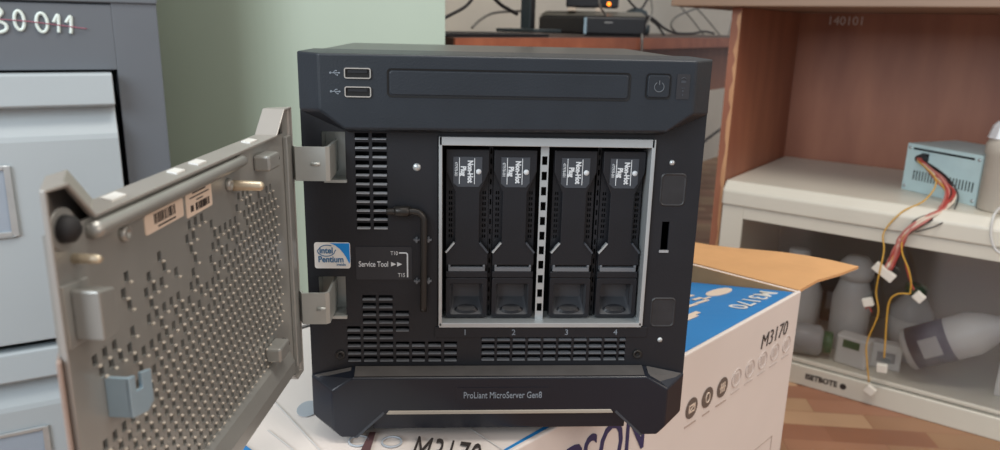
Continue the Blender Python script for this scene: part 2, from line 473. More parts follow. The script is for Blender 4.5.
holes += [(-.1055, -.0922, .1605, .1885), (-.1105, -.0945, .0765, .1015)]     # hinge pockets
holes += [(-.0395, .0875, .0705, .1865), (.0955, .1, .1192, .137)]
b = MB().plate(-.1168, .1168, .0365, .206, holes, .012)
fp = b.build('front_panel', M['panel'], S, solid=.0016)
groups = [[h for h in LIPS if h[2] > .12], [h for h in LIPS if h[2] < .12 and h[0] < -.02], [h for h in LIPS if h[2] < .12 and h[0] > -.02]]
for gi, g_ in enumerate(groups):  # pale grey lips paint the light they catch, dimmer on the lower grilles
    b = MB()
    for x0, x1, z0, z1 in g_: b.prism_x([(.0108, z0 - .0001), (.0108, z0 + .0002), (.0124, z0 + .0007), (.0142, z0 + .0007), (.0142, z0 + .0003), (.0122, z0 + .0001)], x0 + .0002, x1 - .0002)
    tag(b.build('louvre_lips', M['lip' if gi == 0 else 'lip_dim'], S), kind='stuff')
for x0, x1 in ((-.1168, -.1157), (.1157, .1168)): MB().box(x0, x1, .0138, .03, .0365, .206).build('panel_flange', M['panel'], S)
b = MB().prism(rrect(-.041, .0912, .0622, .0692, .0008), .0111, .0125); ns = b.build('bay_number_strip', M['panel'], S, bevel=.0003)
for k, x in enumerate((-.0225, .0075, .0405, .0712)): lettering(str(k + 1), .0052, M['grey_ink'], ns, (x, .011, .0656), (1, 0, 0), (0, 0, 1))
for x, z, r, m in ((-.0515, .1685, .0021, 'silver'), (.0985, .173, .0015, 'silver'), (.1, .0602, .0015, 'silver')):
    b = MB().lathe((x, .0121, z), (0, -1, 0), [(0, r * 1.15), (.0004, r * 1.1), (.0011, r * .55), (.0012, 0)], 14); b.build('rivet', M[m], S)
for x, z in ((-.099, .0505), (.0862, .0506)):
    b = MB().lathe((x, .0121, z), (0, -1, 0), [(0, .0031), (.0012, .0029), (.0015, .0022), (.0009, .0016), (.0009, 0)], 18)
    sc_ = b.build('panel_screw', M['tool'], S)
    MB().cyl((x, .0115, z), (0, -1, 0), .0011, .0009, 6).build('drive_recess', M['void'], sc_)
for z0, z1 in ((.1465, .1668), (.0688, .0885)):
    o_ = rrect(.0925, .1082, z0, z1, .003); i_ = rrect(.0939, .1068, z0 + .0014, z1 - .0014, .002)
    b = MB().loft([[(x, .0119, z) for x, z in o_], [(x, .0113, z) for x, z in [((a + c) / 2, (d + f) / 2) for (a, d), (c, f) in zip(o_, i_)]], [(x, .0117, z) for x, z in i_]], False, True)
    b.build('embossed_pad', M['pad'], S)
b = MB().box(.0948, .1004, .0108, .0122, .1178, .1192); b.build('slot_lip', M['grey_pl'], S)
# hinge pockets lined with bare steel
for x0, x1, z0, z1 in ((-.1055, -.0922, .1605, .1885), (-.1105, -.0945, .0765, .1015)):
    b = MB(); y0, y1 = .0128, .026
    b.add([(x0, y0, z0), (x1, y0, z0), (x1, y0, z1), (x0, y0, z1), (x0, y1, z0), (x1, y1, z0), (x1, y1, z1), (x0, y1, z1)],
          [(0, 1, 5, 4), (1, 2, 6, 5), (2, 3, 7, 6), (3, 0, 4, 7), (4, 5, 6, 7)])
    b.box(x0 + .001, x1 + .0005, .0095, .0122, z0 - .0012, z0 + .0004)
    b.build('hinge_pocket', M['zinc'], S)
# labels of the panel
lab = MB().prism(rrect(-.088, -.0548, .0998, .1202, .0008), .0116, .0122).build('tool_label', M['label_black'], S)
lettering('Service Tool', .0048, M['white_ink'], lab, (-.0776, .0114, .1094), (1, 0, 0), (0, 0, 1), sx=.72, bold=.00005)
lettering('T10', .0034, M['white_ink'], lab, (-.0652, .0114, .1163), (1, 0, 0), (0, 0, 1), sx=.8)
lettering('T15', .0034, M['white_ink'], lab, (-.0610, .0114, .1026), (1, 0, 0), (0, 0, 1), sx=.8)
b = MB()
for k in (0, 1): b.prism([(-.0672 + k * .0036, .1081), (-.0642 + k * .0036, .1095), (-.0672 + k * .0036, .1109)], .0113, .0116)
b.prism([(-.0624, .1170), (-.0580, .1170), (-.0570, .1160), (-.0570, .1014), (-.0578, .1014), (-.0578, .1157), (-.0583, .1162), (-.0624, .1162)], .0113, .0116)
b.build('arrow_marks', M['white_ink'], lab)
stk = MB().prism(rrect(-.1122, -.0912, .1068, .1228, .0014), .0114, .0121).build('processor_sticker', M['white_sticker'], S)
arc = [(-.1122 + .0085 + .0125 * math.sin(a) * 1.0, .1068 + .0032 + .0128 * math.cos(a)) for a in [math.radians(90 * i / 8) for i in range(9)]]
blue = [(-.0916, .1224), (-.1028, .1224)] + [(x, z) for x, z in [(-.0998, .1212), (-.0972, .1190), (-.0950, .1162), (-.0932, .1130), (-.0918, .1098)]] + [(-.0914, .1110)]
MB().prism(blue[::-1], .0112, .0115).build('blue_corner', M['blue_sticker'], stk)
lettering('intel', .0052, M['blue_ink'], stk, (-.1052, .0113, .1178), (1, 0, 0), (0, 0, 1), sx=.88, bold=.00012)
lettering('Pentium', .0053, M['blue_ink'], stk, (-.1026, .0113, .1123), (1, 0, 0), (0, 0, 1), sx=.86, bold=.00012)
lettering('inside', .0024, M['blue_ink'], stk, (-.0966, .0113, .1092), (1, 0, 0), (0, 0, 1))
b = MB().tube([(-.1052 + .0051 * math.cos(a) + (.0006 if math.sin(a) > 0 else 0), .0113, .1178 + .0034 * math.sin(a)) for a in [math.radians(-300 + 310 * i / 18) for i in range(19)]], .00028, 5)
b.build('oval_swirl', M['blue_ink'], stk)
# tool clips
for z in (.125, .0992):
    b = MB()
    for s_ in (-1, 1):
        cx = -.0483 + s_ * .0035
        for a in range(4): b.cyl((cx + .0012 * math.cos(a * math.pi / 2), .012, z + .0012 * math.sin(a * math.pi / 2)), (0, -1, 0), .0007, .0016, 8)
        b.cyl((cx, .012, z), (0, -1, 0), .0009, .0028, 8)
    b.build('tool_clip', M['lip_dim'], S)
b = MB().box(-.0652, -.0552, .0085, .0125, .1402, .1455)
b.build('tool_holder', M['tool'], S, bevel=.001)

# ---- drive cage frame
b = MB()
b.box(-.0385, .0868, .0095, .014, .1818, .1868)
b.box(-.0388, -.0368, .0095, .03, .0705, .1868)
b.box(.0852, .0875, .0095, .05, .0705, .1868)
b.box(-.0385, .0868, .0095, .03, .0695, .0725)
b.build('drive_cage_frame', M['silver'], S, bevel=.0003)
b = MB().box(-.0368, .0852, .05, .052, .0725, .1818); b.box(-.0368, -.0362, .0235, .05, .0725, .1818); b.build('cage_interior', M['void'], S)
hl = [(.0214, .0252, .078 + i * .0092, .078 + i * .0092 + .0052) for i in range(11)]
hl = [(.0218, .0249, a, c) for _, _, a, c in hl]
MB().plate(.0209, .0257, .0725, .1815, hl, .0155).build('cage_divider', M['silver'], S, solid=.001)
for x in (-.0079, .0571):
    hl = [(x - .0005, x + .0005, .076 + i * .0062, .076 + i * .0062 + .0035) for i in range(17)]
    MB().plate(x - .0011, x + .0011, .0725, .1815, hl, .022).build('cage_rail', M['panel'], S, solid=.001)

# ---- drive blanks (four of one kind)
cads = []
for k, xc in enumerate((-.0219, .0063, .0421, .0713)):
    W_ = .01265
    out = [(-W_, .1655), (-W_, .1785), (W_, .1785), (W_, .1655), (.0073, .1528), (.0073, .1222), (W_, .1172), (W_, .1075), (-W_, .1075), (-W_, .1172), (-.0073, .1222), (-.0073, .1528)]
    if k == 0:
        c_ = thing('drive_blank', (0, 0, 0)); c_.parent = S
        b = MB().prism([(x, z) for x, z in out[::-1]], .0165, .0185)
        b.box(-W_, W_, .0165, .0185, .0995, .1035)
        b.build('face', M['tray'], c_, bevel=.0005)
        b = MB().plate(-W_, W_, .0735, .178, [(sx * .0101 - .0010 + .0024 * ox, sx * .0101 - .0002 + .0024 * ox, .1235 + i * .0034, .1235 + i * .0034 + .002) for sx in (-1, 1) for ox in (0, .55) for i in range(9)] + [(-.0092, .0092, .077, .0935)], .0215)
        b.build('grille_back', M['tray'], c_, solid=.001)
        for sx, mm in ((-1, 'silver'), (1, 'label_grey')):  # left rib bright, right one dim: uneven light put into their colours
            MB().obox((sx * .0102, .0166, .1188), (.0054, 0, -sx * .0067), (0, 1, 0), (sx * .0067, 0, .0054), .0040, .0012, .00055).build('rib_end', M[mm], c_)
        b = MB().box(-.0112, .0112, .0162, .0215, .1036, .1062); b.box(-.0112, -.0098, .016, .02, .1062, .1078); b.box(.0098, .0112, .016, .02, .1062, .1078)
        b.build('release_slot', M['lip_dim'], c_, bevel=.0003)
        # handle block with a scooped pocket
        o_ = rrect(-W_, W_, .0735, .0993, .0012); i_ = rrect(-.0102, .0102, .0755, .0958, .0016); d_ = rrect(-.0084, .0084, .0832, .0946, .0014)
        b = MB().loft([[(x, .022, z) for x, z in o_], [(x, .0165, z) for x, z in o_], [(x, .0165, z) for x, z in i_]], False, False)
        b.build('handle_frame', M['tray'], c_, bevel=.0004)
        b = MB().loft([[(x, .0166, z) for x, z in i_], [(x, .0275, z) for x, z in d_]], False, True)
        b.build('scoop', M['scoop'], c_)
        b = MB().loft([[(.0074 * math.cos(a), .0195 + .0026 * math.sin(a), .0776 + .0018 * math.sin(a)) for a in [2 * math.pi * i / 20 for i in range(20)]] if k_ == 0 else [(.0058 * math.cos(a), .0193 + .002 * math.sin(a), .0790 + .0016 * math.sin(a)) for a in [2 * math.pi * i / 20 for i in range(20)]] for k_ in (0, 1)])
        b.build('thumb_rest', M['tray'], c_)
        lb_ = MB().prism([(-.0085, .1742), (.0085, .1742), (.0085, .159), (.0065, .1563), (-.0058, .1563), (-.0085, .1585)][::-1], .0161, .0167)
        lb_ = lb_.build('warning_label', M['label_grey'], c_)
        DN, RTX = (0, 0, -1), (1, 0, 0)
        lettering('Non-Hot', .0043, M['white_ink'], lb_, (.0014, .0159, .1655), DN, RTX, bold=.0002, sx=.82)
        lettering('Plug', .0043, M['white_ink'], lb_, (-.0027, .0159, .1658), DN, RTX, bold=.0002, sx=.82)
        lettering('477978-001', .0025, M['white_ink'], lb_, (-.0069, .0159, .1668), DN, RTX, sx=.72)
        b = MB().box(.0038, .0042, .0158, .0161, .158, .1735); b.box(-.0051, -.0047, .0158, .0161, .158, .1738)
        b.lathe((.0064, .0161, .1655), (0, -1, 0), [(0, .0016), (.0003, .0016), (.0003, .0)], 16)
        b.build('label_lines', M['white_ink'], lb_)
        proto = c_; c_.location = (xc, 0, 0)
    else:
        c_ = proto.copy(); COL.objects.link(c_); c_.location = (xc, 0, 0); c_.parent = S
        for ch in proto.children:
            d_ = ch.copy(); COL.objects.link(d_); d_.parent = c_
            for g_ in ch.children:
                h_ = g_.copy(); COL.objects.link(h_); h_.parent = d_
    cads.append(c_)

# ---- the door, swung open to the left
DA = math.radians(-95.5)
D = thing('door', (-.119, 0, 0), DA); D.parent = S
out = [(0, .046), (.012, .046), (.026, .0565), (.192, .0565), (.205, .046), (.2155, .046), (.2155, .2035), (.2045, .2035), (.193, .1915), (.026, .1915), (.012, .2035), (0, .2035)]
b = MB()
n_ = len(out); ins = []
b.loft([[(x, 0, z) for x, z in out], [(x, -.0016, z) for x, z in out], [(x + (.008 if x < .001 else -.0185 if x > .19 else 0), -.0118, z) for x, z in out]], False, True)
b.build('door_shell', M['door_shell'], D, solid=.0014, bevel=.0004)
hl = []
for r in range(20):
    zc = .0775 + r * .0049
    for c in range(31):
        sc0 = .0285 + c * .0057 + (.00285 if r % 2 else 0)
        if sc0 > .202: continue
        t = (.200 - sc0) / .17 * .62 + (.178 - zc) / .055 * .85
        if zc > .163 and sc0 < .06: t *= .5
        if (abs(sc0 - .19) < .012 and abs(zc - .13) < .009) or (abs(sc0 - .085) < .006 and zc > .17) or (sc0 < .047 and zc < .09) or (sc0 < .05 and zc > .17): continue
        if random.random() < max(.14, min(1, t ** 1.4)):
            hl.append((sc0 - .0014, sc0 + .0014, zc - .0018, zc + .0018))
b = MB()
for x0, x1, z0, z1 in hl: b.prism_x([(-.0010, z0 - .0005), (-.0003, z0 - .0003), (-.0003, z0 + .0001), (-.0010, z0 + .0004)], x0 + .0007, x1 - .0007)
tag(b.build('punched_lips', M['lip_steel'], D), kind='stuff')  # paler lips paint the light on the lower hole edges
b = MB().plate(.0015, .2142, .058, .1902, hl, -.0022)
b.build('inner_plate', M['door_steel'], D, solid=-.0012)
b = MB().box(.0015, .010, -.0032, -.0022, .046, .058); b.box(.0015, .0105, -.0034, -.0022, .1902, .2025); b.box(.207, .2140, -.0032, -.0022, .046, .058)
b.build('corner_plate', M['door_steel'], D)
# pressed stiffening bead and folded rails
b = MB().tube([(.078, -.0015, .1868), (.084, .0002, .1868), (.186, .0002, .1868), (.192, -.0015, .1868)], .0026, 10); b.build('pressed_bead', M['door_steel'], D)
b = MB().prism_x([(-.0022, .0745), (.001, .0725), (.004, .066), (.004, .0585), (.0025, .0575), (-.0022, .0575)], .028, .19)
b.build('bottom_rail', M['door_steel'], D, bevel=.0006)
b = MB().box(.004, .0115, -.0022, .0004, .054, .1885); b.build('hinge_rail', M['door_steel'], D, bevel=.0006)
b = MB(); q_ = lambda t, o: (.2155 - t * .0185 + o * .48, -.0016 - t * .0102 - o * .87)
b.prism_z([q_(-.1, .0002), q_(.85, .0002), q_(.85, .0016), q_(-.1, .0016)], .05, .154)
b.build('edge_cover', M['door_edge'], D, bevel=.0006)
for s_, l_ in ((.0485, .013), (.1075, .011), (.127, .010), (.172, .012)):
    b = MB().prism_z([(s_ - l_ / 2, -.0090), (s_ + l_ / 2 - .003, -.0090), (s_ + l_ / 2, -.0035), (s_ - l_ / 2 + .003, -.0035)], .1912, .1921)
    b.build('light_spot', M['white_sticker'], D)  # white patches painted for light showing through openings in the top rail
b = MB().lathe((.2075, -.0022, .1905), (0, 1, 0), [(0, .0062), (.0008, .0062)], 20); b.build('bumper_plate', M['door_steel'], D)
b = MB().lathe((.2075, -.0015, .1905), (0, 1, 0), [(0, .0042), (.003, .0038), (.0045, .002), (.0046, 0)], 16); b.build('rubber_bumper', M['rubber'], D)
b = MB().lathe((.2035, -.0022, .1805), (0, 1, 0), [(0, .0016), (.0075, .0014), (.0085, .0008)], 12); b.build('guide_pin', M['brass'], D)
b = MB()
b.prism([(.199, .155), (.2125, .155), (.2125, .175), (.199, .1735)], -.0022, -.001)
b.prism([(.2005, .157), (.209, .157), (.209, .1725), (.2005, .171)], -.001, .0075)
b.build('latch_bracket', M['door_steel'], D, bevel=.0008)
b = MB().prism([(.1825, .124), (.1865, .122), (.196, .1245), (.196, .1385), (.1925, .138), (.1925, .1325), (.1885, .1315), (.1885, .137), (.1825, .1355)], .0045, .006)
b.box(.1945, .196, -.0022, .0055, .1245, .1385)
b.build('blue_zinc_hook', M['bluezinc'], D, bevel=.0003)
for s_, z_ in ((.176, .1805), (.0885, .1785)):
    b = MB().lathe((s_, -.0022, z_), (0, 1, 0), [(0, .0029), (.0018, .0026), (.0022, .0014), (.001, .001), (.001, 0)], 14); b.build('rivet_nut', M['door_steel'], D)
b = MB().lathe((.084, -.0022, .1772), (0, 1, 0), [(0, .0026), (.0035, .0024), (.0135, .0022), (.0145, .0014), (.0147, 0)], 16); b.build('strike_pin', M['brass'], D)
for s_, z_ in ((.05, .1822), (.05, .0815)):
    b = MB().box(s_ - .009, s_ + .006, -.0022, .006, z_ - .0042, z_ + .0036)
    lg = b.build('bumper_lug', M['door_steel'], D, bevel=.0012)
    MB().lathe((s_ - .0015 - .0077, .0025, z_), (-1, 0, 0), [(0, .0032), (.001, .003), (.0014, 0)], 14).build('rubber_dot', M['rubber'], lg)
# stickers of the door
def door_sticker(s0, s1, z0, z1, two):
    st = MB().prism(rrect(s0, s1, z0, z1, .0009), -.0022, -.0019).build('barcode_sticker', M['sticker'], D)
    b = MB(); x = s0 + .007 if not two else s0 + .003; e_ = s1 - .006 if not two else s1 - .008
    while x < e_:
        w = random.choice((.0003, .0005, .0008)); b.box(x, x + w, -.0019, -.00175, z0 + (.0026 if not two else .0014), z1 - (.0008 if not two else .0062)); x += w + random.choice((.0003, .0005, .0008))
    if two:
        for zz, l in ((z1 - .0018, .012), (z1 - .0034, .018), (z1 - .005, .006)):
            b.box((s0 + s1) / 2 - l / 2, (s0 + s1) / 2 + l / 2, -.0019, -.00175, zz - .00025, zz + .00025)
        b.box(s1 - .006, s1 - .0035, -.0019, -.00175, z0 + .0018, z0 + .0042)
    else:
        b.box(s0 + .007, s1 - .009, -.0019, -.00175, z0 + .001, z0 + .0016)
    b.build('barcode', M['ink'], st)
door_sticker(.1325, .1620, .1755, .1826, False)
door_sticker(.1060, .1300, .1735, .1842, True)
# hinge arms reaching into the pockets
for z0, z1, xe, n in ((.1635, .1825, -.0985, 0), (.0785, .0975, -.1015, 1)):
    b = MB().prism_z([(-.1195, -.001), (-.117, -.0065), (xe - .002, -.0065), (xe, -.0045), (xe, .0235), (xe - .0015, .0235), (xe - .0015, -.003), (xe - .003, -.005), (-.116, -.005), (-.1185, .0)], z0, z1)
    h_ = b.build('hinge_arm', M['zinc'], S)
    MB().tube([(-.1085, -.0064, (z0 + z1) / 2), (-.1035, -.0066, (z0 + z1) / 2)], .0011, 8).build('pressed_dimple', M['zinc'], h_)

# ---- hex key clipped to the panel: lifts off
T = MB().tube([(-.069, .008, .1428), (-.06, .008, .143), (-.0525, .008, .1429), (-.0492, .008, .1413), (-.0476, .008, .138), (-.0474, .008, .13), (-.0476, .008, .105), (-.0478, .008, .081)], .00205, 8)
T.lathe((-.0645, .008, .1429), (1, 0, 0), [(0, .0024), (.0012, .0031), (.0078, .0031), (.009, .0022)], 10)
T.v = [p + V((0, 0, Z0)) for p in T.v]
tag(T.build('hex_key', M['tool']), 'dark bent service key clipped to the front panel left of the drive bays', 'tool')

# ================================================================== PRINTER CARTON
ZT = .412
BX = V((-.736, -.677, 0)); BY = V((-.677, .736, 0))       # along the long front face / along the far end, from the far corner
BC = V((.320, .276, 0)); LA, LB = .556, .30
C_ = thing('printer_carton', BC + BX * LA / 2 + BY * LB / 2, 0, 'large white and blue printer carton with open brown flap under the server', 'box')
off = C_.location.copy()
def cp(a, e_, z): return BC + BX * a + BY * e_ + V((0, 0, z)) - off
b = MB()
def wallbox(a0, a1, e0, e1, z0, z1, mb):
    c = [cp(a0, e0, 0), cp(a1, e0, 0), cp(a1, e1, 0), cp(a0, e1, 0)]
    mb.loft([[p + V((0, 0, z0)) for p in c], [p + V((0, 0, z1)) for p in c]])
wallbox(0, LA, 0, .004, 0, ZT, b); wallbox(0, .004, .004, LB, 0, ZT - .0005, b); wallbox(LA - .004, LA, .004, LB, 0, ZT - .0005, b)
wallbox(.004, LA - .004, LB - .004, LB, 0, ZT - .0005, b); wallbox(.004, LA - .004, .004, LB - .004, 0, .004, b)
b.build('walls', M['carton_white'], C_, bevel=.0012)
b = MB(); wallbox(.0042, .0052, .0045, LB - .004, .2, ZT - .0008, b); b.build('inner_liner', M['carton_brown'], C_)
# top flap along the long face: blue print, pressed down at its far end
def drop(a, e_):
    k = max(0., min(1., 1 - (a - .02) / .16)); return -.0015 - .17 * max(0, e_ - .003) * k * k * (3 - 2 * k)
def flap(name, a_pts, e_pts, m, dz=0., skew=0.):
    na, ne = len(a_pts), len(e_pts); vs = []; fs = []
    for i, a in enumerate(a_pts):
        for e_ in e_pts:
            vs.append(cp(a + skew * e_ * max(0, 1 - i), e_, ZT + drop(a, e_) + dz))
    for i in range(na - 1):
        for j in range(ne - 1):
            fs.append((i * ne + j, (i + 1) * ne + j, (i + 1) * ne + j + 1, i * ne + j + 1))
    mb = MB().add(vs, fs)
    return mb
ap = [.006 + .02 * i for i in range(17)] + [.36, .40, .45, .50, .548]
ep = [.0015 + .018 * i for i in range(15)]
mb = flap('top_flap', ap, ep, None); bl = []
for i, f in enumerate(mb.f):                       # the printed field: blue at the far end, white towards the viewer
    c = sum((mb.v[k] for k in f), V()) / 4 + off - BC; a = c.dot(BX); e_ = c.dot(BY)
    mb.mi[i] = 1 if (a < .31) or (e_ < .008 and a < .45) else 0
tf = mb.build('top_flap', [M['carton_white'], M['carton_blue']], C_, solid=.0018 if False else 0)
md = tf.modifiers.new('thick', 'SOLIDIFY'); md.thickness = .0016; md.offset = 0
# left part of the top: the second long flap, white with a blue corner
b = MB(); wallbox(.006, LA - .006, .262, LB - .004, ZT - .0033, ZT - .0015, b)
b.build('far_top_flap', M['carton_white'], C_)
# print on the top
def on_top(a, e_, h=.0004): return cp(a, e_, ZT + drop(a, e_) + .0009 + h)
def top_patch(pts, name, m, lift=.0002):
    mb = MB(); mb.add([on_top(a, e_, lift) for a, e_ in pts], [tuple(range(len(pts)))]); return mb.build(name, m, tf)
top_patch([(.29, .0016), (.485, .0016), (.485, .0042), (.29, .0085)], 'blue_print_edge', M['carton_blue'], .00035)
p_ = V((.0, 0, 0))
def slope_basis(a, e_):
    P = on_top(a, e_); return P, (on_top(a + .004, e_) - on_top(a - .004, e_)), (on_top(a, e_ + .004) - on_top(a, e_ - .004))
P, A_, E_ = slope_basis(.052, .027)
lettering('M3170', .027, M['white_sticker'], tf, P + V((0, 0, .0003)), A_, -E_, bold=.0001, th=.0003, sx=1.0)
P, A_, E_ = slope_basis(.037, .070)
mb = MB(); mb.loft([[P + A_.normalized() * .021 * math.cos(t) + E_.normalized() * .010 * math.sin(t) + V((0, 0, h)) for t in [2 * math.pi * i / 20 for i in range(20)]] for h in (-.0002, .0005)])
mb.build('white_oval_print', M['sticker'], tf)
mb = MB()
for a, e_, l, w in ((.080, .071, .016, .004), (.070, .066, .014, .003), (.088, .061, .022, .004), (.076, .084, .02, .005), (.137, .044, .022, .005), (.146, .040, .02, .004), (.100, .075, .02, .004), (.110, .060, .018, .004)):
    P, A_, E_ = slope_basis(a, e_); mb.obox(P + V((0, 0, .0002)), A_, E_, A_.cross(E_), l / 2, w / 2, .0003)
mb.build('small_print', M['sticker'], tf)
# open end flap, brown inside, lying back from the far edge
OX = -BX
t5 = math.radians(4)
def fp_(e_, w, up=0.): return cp(0, 0, 0) + BY * e_ + OX * w * math.cos(t5) + V((0, 0, ZT + w * math.sin(t5) + up - .001))
b = MB(); rows_ = []
for i in range(13):
    t = i / 12; e_ = LB * t
    wmax = max(.066, .104 - .21 * e_)
    far = fp_(e_ - .018 * (1 - t), wmax, .003 * math.sin(t * 9)); rows_.append((fp_(max(e_, .002), .0), fp_(max(e_, .002) - .004 * (1 - t), wmax * .33, .0015), fp_(e_ - .012 * (1 - t), wmax * .68, .0005), far))
vs = [p for r in rows_ for p in r]; fs = [(i * 4 + j, i * 4 + j + 1, (i + 1) * 4 + j + 1, (i + 1) * 4 + j) for i in range(12) for j in range(3)]
o = MB().add(vs, fs).build('end_flap', M['carton_brown'], C_)
md = o.modifiers.new('thick', 'SOLIDIFY'); md.thickness = .003; md.offset = 0
# print on the long face
FN = BX.cross(V((0, 0, 1))).normalized()
if FN.dot(V((.677, -.736, 0))) < 0: FN = -FN
def on_face(a, z, h=.0004): return cp(a, 0, ZT + z) + FN * h
FX = -BX; ZU = V((0, 0, 1))
fx = bpy.data.objects.get('walls')
lettering('M3170', .0215, M['ink'], fx, on_face(.053, -.0325), FX, ZU + FX * .12, sx=.98, th=.0003, bold=-.00025)
lettering('EPSON', .056, M['navy_ink'], fx, on_face(.3335, -.043), FX, ZU, bold=.0001, th=.0003, sx=.70)
b = MB(); b2 = MB(); icon = []
for k in range(8):
    a = .205 - k * .0262 + (.0 if k < 4 else .0)
    faint = k > 2
    tgt = b2 if faint else b
    c = on_face(a + .0, -.0535 + .001 * k * .3, .0003)
    if faint:
        ring = [c + FX * .0085 * math.cos(t) + ZU * .0085 * math.sin(t) for t in [2 * math.pi * i / 20 for i in range(21)]]
        tgt.tube(ring, .0006, 5)
        tgt.obox(c, FX, FN, ZU, .004, .0003, .0045); tgt.obox(c - ZU * .0135, FX, FN, ZU, .008, .0002, .0007)
    else:
        tgt.loft([[c + FN * h + FX * r * math.cos(t) + ZU * r * math.sin(t) for t in [2 * math.pi * i / 20 for i in range(20)]] for h, r in ((0, .0095), (.0002, .0095))])
b.build('icon_discs', M['grey_pl'] if False else mat('icon_grey', (104, 94, 88), .5, var=0), fx)
b2.build('faint_icons', mat('faint_print', (200, 190, 184), .5, var=0), fx)
b = MB()
for k in range(3):
    c = on_face(.205 - k * .0262, -.0535 + .0003 * k, .0007)
    if k == 0:
        for dx, dz, hx, hz in ((0, .003, .005, .0006), (0, -.003, .005, .0006), (-.0045, 0, .0006, .003), (.0045, 0, .0006, .003)): b.obox(c + FX * dx + ZU * dz, FX, FN, ZU, hx, .0002, hz)
        b.obox(c, FX + ZU * .6, FN, ZU - FX * .6, .005, .0002, .0006)
    elif k == 1:
        b.tube([c + FX * .0032 * math.cos(t) + ZU * (.0045 * math.sin(t)) for t in [2 * math.pi * i / 12 for i in range(13)]], .0006, 5)
    else:
        for dx in (-.003, 0, .003): b.obox(c + FX * dx, FX, FN, ZU, .0007, .0002, .0045)
        b.obox(c, FX, FN, ZU, .005, .0002, .0006)
b.build('icon_drawings', M['sticker'], fx)
b = MB()
for k in range(3): b.obox(on_face(.205 - k * .0262, -.0685, .0003), FX, FN, ZU, .009 - .003 * (k == 1), .0002, .0007)
b.obox(on_face(.05, -.152, .0003), FX, FN, ZU, .022, .0002, .0004); b.obox(on_face(.072, -.19, .0003), FX, FN, ZU, .0004, .0002, .038); b.obox(on_face(.028, -.19, .0003), FX, FN, ZU, .0004, .0002, .038)
b.build('caption_lines', mat('pale_print', (176, 160, 150), .5, var=0), fx)
# print on the white part of the top, in front and left of the server
def wp(u, v, h=.0011):
    q = at_z(u, v, ZT + .0); return V((q.x, q.y, ZT - .0015 + .0009 + h)) - off
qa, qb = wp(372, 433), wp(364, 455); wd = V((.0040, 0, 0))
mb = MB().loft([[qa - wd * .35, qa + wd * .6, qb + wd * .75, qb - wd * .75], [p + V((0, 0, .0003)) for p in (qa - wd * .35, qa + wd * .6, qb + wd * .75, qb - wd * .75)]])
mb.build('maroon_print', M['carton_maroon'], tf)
q = wp(421, 452); lettering('M3170', .046, M['ink'], tf, q + V((-.006, .0, .0002)), V((1, -.25, 0)), V((.15, 1, 0)), th=.0003, align='LEFT', sx=.34, bold=-.0004)
emb_m = mat('emblem_grey', (168, 176, 184), .5, var=0)
for (u, v, r) in ((308, 409, .0085), (359, 441, .006), (392, 442, .006)):
    c = wp(u, v, .0008); mb = MB()
    if r > .008: mb.loft([[c + V((r * math.cos(t) * .85, r * 1.25 * math.sin(t), h)) for t in [2 * math.pi * i / 18 for i in range(18)]] for h in (0, .0003)])
    else: mb.tube([c + V((r * math.cos(t), r * math.sin(t), 0)) for t in [2 * math.pi * i / 16 for i in range(17)]], .0007, 5)
    mb.build('round_emblem', emb_m, tf)
mb = MB(); q0, q1, q2 = wp(226, 432), wp(258, 455), wp(226, 475)
mb.add([q0, q1, q2], [(0, 1, 2)]); mb.build('blue_corner_print', M['carton_blue'], tf)
cr_m = mat('crease_grey', (206, 204, 202), .5, var=0)
for pa, pb_ in (((258, 384), (322, 452)), ((470, 428), (506, 452)), ((268, 430), (300, 455))):
    mb = MB(); A_, B_ = wp(*pa, .0006), wp(*pb_, .0006); d_ = (B_ - A_); mb.obox((A_ + B_) / 2, d_, V((-d_.y, d_.x, 0)), ZU, d_.length / 2, .0004, .0001); mb.build('crease', cr_m, tf)

# ================================================================== FILING CABINET
CA = math.radians(26)
FC = thing('filing_cabinet', (-.397, .562, 0), CA, 'grey steel filing cabinet with hand-painted digits at the left', 'cabinet')
b = MB()
b.box(-.5, -.455, 0, .42, 0, 1.02); b.box(-.05, 0, 0, .42, 0, 1.02)
b.box(-.455, -.05, 0, .42, .6005, .6765); b.box(-.455, -.05, 0, .42, 0, .025); b.box(-.455, -.05, .10, .42, .025, .6005)
b.box(-.455, -.05, .004, .42, .6765, .6785); b.box(-.455, -.05, 0, .42, .6785, 1.02)
b.build('body', M['cab_frame'], FC, bevel=.004, segs=3)
b = MB().box(-.5, .001, -.003, -.0002, .679, .76); b.build('upper_rail', M['cab_frame'], FC, bevel=.002)
def drawer(zt, zb):
    pr = [(.095, zt - .03), (.095, zb), (-.02, zb), (-.02, zt - .078), (-.0185, zt - .072), (-.004, zt - .047), (-.004, zt - .041), (-.023, zt - .038), (-.025, zt - .036), (-.022, zt - .002), (-.0195, zt), (-.001, zt), (.004, zt - .03)]
    d = MB().prism_x(pr, -.45, -.0575).build('drawer', M['cab_drawer'], FC, bevel=.002, segs=3, angle=28)
    hz0, hz1 = zt - .188, zt - .104
    f = MB()
    x0, x1 = -.262, -.173
    f.box(x1 - .007, x1, -.0235, -.0198, hz0, hz1); f.box(x0, x0 + .007, -.0235, -.0198, hz0, hz1); f.box(x0 + .007, x1 - .007, -.0235, -.0198, hz0, hz0 + .006); f.box(x0 + .007, x1 - .007, -.0235, -.0198, hz1 - .005, hz1)
    h = f.build('label_holder', M['silver'], d, bevel=.001)
    MB().box(x0 + .007, x1 - .007, -.0212, -.0203, hz0 + .006, hz1 - .005).build('card', M['card'], h)
drawer(.598, .274); drawer(.264, .03)
b = MB()
def stroke(pts, r=.0021): b.tube([(x, -.0012, z) for x, z in pts], r, 6)
